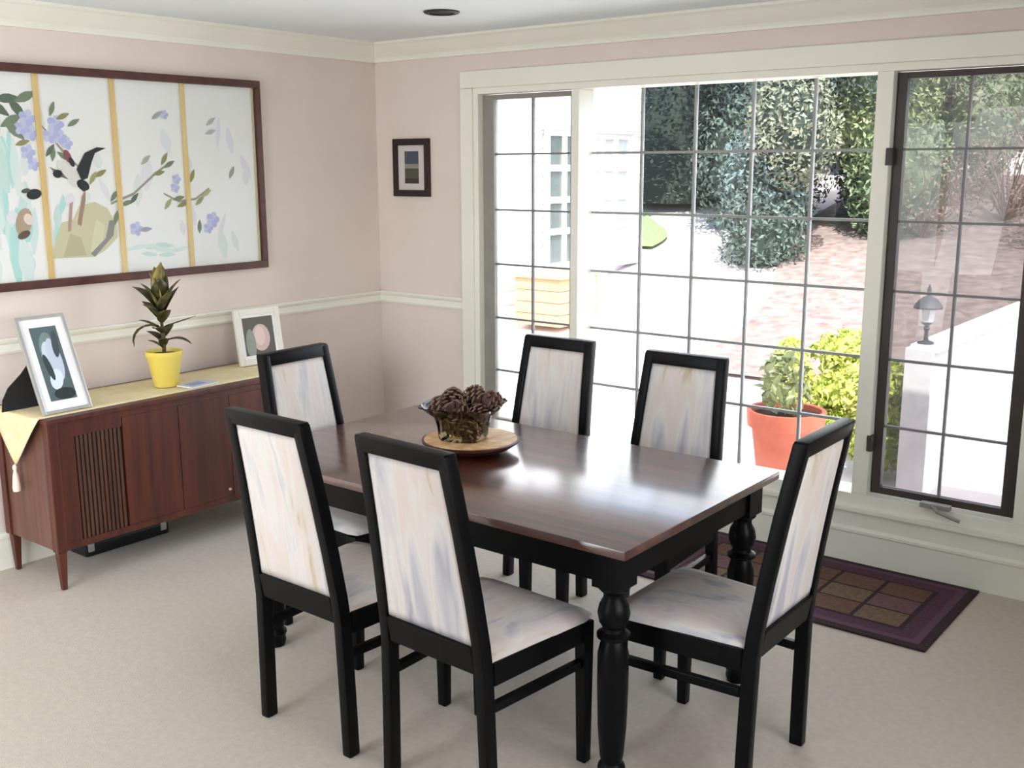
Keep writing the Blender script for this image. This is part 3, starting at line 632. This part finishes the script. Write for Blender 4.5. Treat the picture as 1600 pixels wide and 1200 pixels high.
house_window(.76, .60, .62, 2.06, 2, 4, MDG); house_window(1.70, .88, .66, 2.04, 3, 4, mat('pale_reflection_glass', (166, 176, 180), .2))  # second window's panes lightened, a pale reflection put into their colour

wbx = thing('wooden_box', 'tan wooden box standing by the white house wing', 'box', (-2.22, 4.85, gh(-2.2, 4.85)))
for k in range(4): bx((-.3, -.35, .02+k*.125), (.3, .35, .02+k*.125+.12)).build('board', mat('tan_board', (186, 146, 108), .8, (198, 160, 122), (4, 4, 30)), wbx, .008)
bx((-.33, -.38, .52), (.33, .38, .56)).build('lid', mat('tan_lid', (194, 156, 118), .8), wbx, .006)

# white clapboard garden wall with a lantern on its end
gw = thing('garden_wall', 'low white clapboard wall ending in a post outside the right casement', 'wall', (2.70, 1.6, 0))
WT = .72
bx((-.06, .0, -.3), (.0, 3.4, WT-.02)).build('wall_core', MHS, gw)
for k in range(9):
    z = -.15+k*(WT-.02+.15)/9; d = (WT+.13)/9
    MB().hexa([(0, .0, z), (.022, .0, z), (.022, 3.4, z), (0, 3.4, z)], [(0, .0, z+d), (.006, .0, z+d), (.006, 3.4, z+d), (0, 3.4, z+d)]).build('siding_board', MHS, gw)
bx((-.10, -.03, WT-.02), (.06, 3.45, WT+.02)).build('wall_cap', MHS, gw, .006)
bx((-.12, -.05, -.3), (.035, .11, WT+.0)).build('end_post', MHS, gw, .006)
ln = thing('post_lantern', 'small dark metal lantern on the end post of the white garden wall', 'lantern', (2.665, 1.63, WT+.02))
MLN = mat('weathered_lantern_metal', (52, 54, 58), .5, (70, 70, 76))
MB().lathe([(.045, 0), (.045, .01), (.014, .02), (.010, .07), (.018, .085), (.012, .10), (.03, .12), (.034, .125)], n=16).build('stem', MLN, ln, 0, True)
MB().lathe([(.033, .125), (.046, .20), (.046, .202), (.02, .203)], n=6).build('lantern_glass', flat('frosted_glass', (220, 222, 226), .2), ln)
MB().lathe([(.078, .20), (.08, .208), (.07, .225), (.045, .255), (.014, .27), (.010, .29), (.014, .30), (.004, .335)], n=12).build('lantern_roof', MLN, ln, 0, True)

# foliage
def blob_leaves(mb, rnd, c, r, n, size, squash=1.0, shape='ball'):
    for _ in range(n):
        if shape == 'ball':
            while True:
                p = Vector((rnd.uniform(-1, 1), rnd.uniform(-1, 1), rnd.uniform(-1, 1)))
                if .35 < p.length < 1: break
            p = Vector((p.x*r[0], p.y*r[1], p.z*r[2]))
        else:
            t = rnd.random()**.75; a = rnd.uniform(0, 6.283); q = (1-t)*(.45+.55*math.sqrt(rnd.random())); p = Vector((math.cos(a)*q*r[0], math.sin(a)*q*r[1], (2*t-1)*r[2]))
        q = Vector(c)+p; nrm = (p+Vector((rnd.gauss(0, .5), rnd.gauss(0, .5), rnd.gauss(0, .5)))).normalized(); t1 = nrm.orthogonal().normalized(); t1 = (Matrix.Rotation(rnd.uniform(0, 6.28), 3, nrm) @ t1); t2 = nrm.cross(t1)
        s_ = size*rnd.uniform(.6, 1.3)
        mb.add([tuple(q-t1*s_), tuple(q-t2*s_*.45+nrm*s_*.15), tuple(q+t1*s_), tuple(q+t2*s_*.45+nrm*s_*.15)], [(0, 1, 2, 3)])
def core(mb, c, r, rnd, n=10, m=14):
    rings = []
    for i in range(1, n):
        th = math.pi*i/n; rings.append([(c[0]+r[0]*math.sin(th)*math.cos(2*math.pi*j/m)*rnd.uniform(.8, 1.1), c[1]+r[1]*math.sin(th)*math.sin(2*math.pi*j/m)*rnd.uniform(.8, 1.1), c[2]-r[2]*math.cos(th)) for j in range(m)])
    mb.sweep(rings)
def tree(name, label, x, y, h, rx, mats, seed, shape='ball', n=2600, size=.12, skirt=.3, trunk=True, cat='tree', group=None):
    rnd = random.Random(seed); z = gh(x, y)
    t = thing(name, label, cat, (x, y, z), 0, group)
    mb = MB()
    if shape == 'cone':
        mb.lathe([(rx*.70, skirt), (rx*.55, skirt+(h-skirt)*.3), (rx*.30, skirt+(h-skirt)*.65), (.03, h*.97)], n=14)
        mb.cur = 1; blob_leaves(mb, rnd, (0, 0, (h+skirt)/2), (rx, rx, (h-skirt)/2), n, size, shape='cone')
    else:
        hz = (h-skirt)/2; cz = skirt+hz
        for k in range(5):
            c = (rnd.uniform(-.3, .3)*rx, rnd.uniform(-.3, .3)*rx, cz+(-.62+.31*k)*hz); r_ = (rx*.72, rx*.72, hz*.40)
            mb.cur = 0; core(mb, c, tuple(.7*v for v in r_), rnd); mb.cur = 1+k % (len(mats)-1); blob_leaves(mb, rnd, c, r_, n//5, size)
    mb.build('crown', mats, t)
    if trunk: MB().tube([(0, 0, -.1), (.03, 0, h*.3), (-.02, .02, h*.6)], [rx*.10, rx*.08, rx*.04]).build('trunk', MTRK, t, 0, True)
    return t
MTRK = mat('bark', (92, 74, 62), .95, (120, 98, 80), (10, 10, 3))
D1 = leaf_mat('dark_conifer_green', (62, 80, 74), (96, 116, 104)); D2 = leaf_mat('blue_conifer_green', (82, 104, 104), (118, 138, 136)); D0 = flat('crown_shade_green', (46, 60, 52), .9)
G1 = leaf_mat('fresh_green', (94, 116, 84), (136, 156, 116)); G2 = leaf_mat('yellow_green', (134, 148, 98), (172, 182, 134))
O1 = leaf_mat('grey_olive', (104, 112, 92), (140, 146, 122)); O2 = leaf_mat('dry_brown', (118, 98, 86), (148, 126, 112))
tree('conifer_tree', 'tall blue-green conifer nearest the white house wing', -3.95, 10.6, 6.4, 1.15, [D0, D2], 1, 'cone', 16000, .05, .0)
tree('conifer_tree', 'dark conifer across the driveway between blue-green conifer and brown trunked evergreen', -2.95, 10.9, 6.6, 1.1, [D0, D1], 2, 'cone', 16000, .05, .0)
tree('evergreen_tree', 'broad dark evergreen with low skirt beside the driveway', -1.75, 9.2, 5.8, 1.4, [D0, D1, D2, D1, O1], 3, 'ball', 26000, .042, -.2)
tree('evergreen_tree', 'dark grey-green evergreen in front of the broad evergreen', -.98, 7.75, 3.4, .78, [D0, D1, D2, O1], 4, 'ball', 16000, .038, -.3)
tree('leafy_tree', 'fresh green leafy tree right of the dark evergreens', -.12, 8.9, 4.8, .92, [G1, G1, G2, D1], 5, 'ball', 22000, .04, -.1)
tree('leafy_tree', 'olive-green leafy tree behind the white window post', .30, 10.2, 4.8, .85, [O1, G1, O1], 6, 'ball', 16000, .04, .3)
tree('hillside_tree', 'grey-olive hillside tree left in the right casement view', .15, 13.4, 5.4, 1.6, [O1, O1, G1, O2], 7, 'ball', 20000, .05, .0)
tree('hillside_tree', 'grey-olive hillside tree right in the right casement view', 2.1, 14.2, 5.4, 1.8, [O1, O1, D1, O2], 8, 'ball', 20000, .05, .0)
tree('hillside_tree', 'broad grey-brown hillside tree highest on the bank', 4.4, 14.8, 5.6, 2.0, [O1, O2, O1], 9, 'ball', 20000, .05, .0)
tree('conifer_tree', 'large dark conifer rising at the back of the bank', -1.9, 13.5, 7.0, 1.6, [D0, D1], 10, 'cone', 9000, .08, .1)
tree('garden_shrub', 'rounded dark green shrub between the evergreens and the leafy tree', -.62, 9.9, 2.6, .62, [G1, D1, G1, O1], 51, 'ball', 9000, .04, -.1, False, 'shrub')
def twiggy(x, y, h, seed, label):
    rnd = random.Random(seed); t = thing('bare_shrub', label, 'shrub', (x, y, gh(x, y)+.03)); mb = MB()
    for k in range(26):
        a = rnd.uniform(0, 6.28); s_ = rnd.uniform(.25, .8)*h; p = Vector((0, 0, 0)); pts = [p]
        for q in range(4): p = p+Vector((math.cos(a)*s_*.22+rnd.gauss(0, .03), math.sin(a)*s_*.22+rnd.gauss(0, .03), h*.25*rnd.uniform(.6, 1.1))); pts.append(p)
        mb.tube([tuple(v) for v in pts], [.014, .011, .008, .005, .003], 5)
    mb.build('branches', mat('dry_twig', (112, 84, 74), .9, (134, 106, 92)), t)
    lm = MB(); blob_leaves(lm, rnd, (0, 0, h*.55), (h*.65, h*.65, h*.5), 900, .03); lm.build('dry_leaves', O2, t)
for i, (x, y, h, lab) in enumerate([(.35, 8.9, 1.0, 'bare brown shrub on the bank, left of the lantern'), (1.1, 9.6, 1.1, 'bare brown shrub on the bank, above the lantern'), (1.9, 8.8, .9, 'bare brown shrub on the bank, right of the lantern'), (2.3, 10.6, 1.3, 'tall bare brown shrub high on the bank at right'), (.5, 11.2, 1.2, 'bare brown shrub high on the bank below the grey trees')]): twiggy(x, y, h, 20+i, lab)

# planters on the patio
tp = thing('terracotta_planter', 'large terracotta pot with yellow-green plant on patio outside the window', 'planter', (2.08, 1.12, -.15))
MTC = mat('terracotta', (206, 112, 88), .85, (218, 128, 102), (8, 8, 8))
MB().lathe([(.125, 0), (.13, .01), (.19, .42), (.195, .425), (.215, .43), (.22, .52), (.212, .525), (.195, .52), (.19, .48)], n=36).build('pot', MTC, tp, 0, True)
MB().lathe([(.189, .47), (.189, .49), (.05, .5), (.005, .5)], n=24).build('soil', MSOIL, tp, 0, True)
rnd = random.Random(31); m = MB(); blob_leaves(m, rnd, (-.02, 0, .66), (.14, .14, .20), 220, .04); m.build('foliage', G2, tp)
def bush(x, y, h, rx, seed, label, mats):
    return tree('garden_shrub', label, x, y, h, rx, mats, seed, 'ball', 3000, .03, .05, False, 'shrub')
B1 = leaf_mat('sunny_shrub_green', (140, 158, 62), (196, 204, 100)); B2 = leaf_mat('lime_shrub_green', (184, 194, 84), (222, 222, 132))
bush(1.98, 2.35, .80, .34, 41, 'sunny yellow-green shrub behind the terracotta planter', [B1, B1, B2]); bush(2.34, 1.95, .72, .26, 42, 'dense green shrub beside the white garden wall', [B1, B1, B2])
bush(1.62, 2.2, .74, .16, 43, 'slim lime shrub left of the sunny yellow-green shrub', [B1, B2, B2])
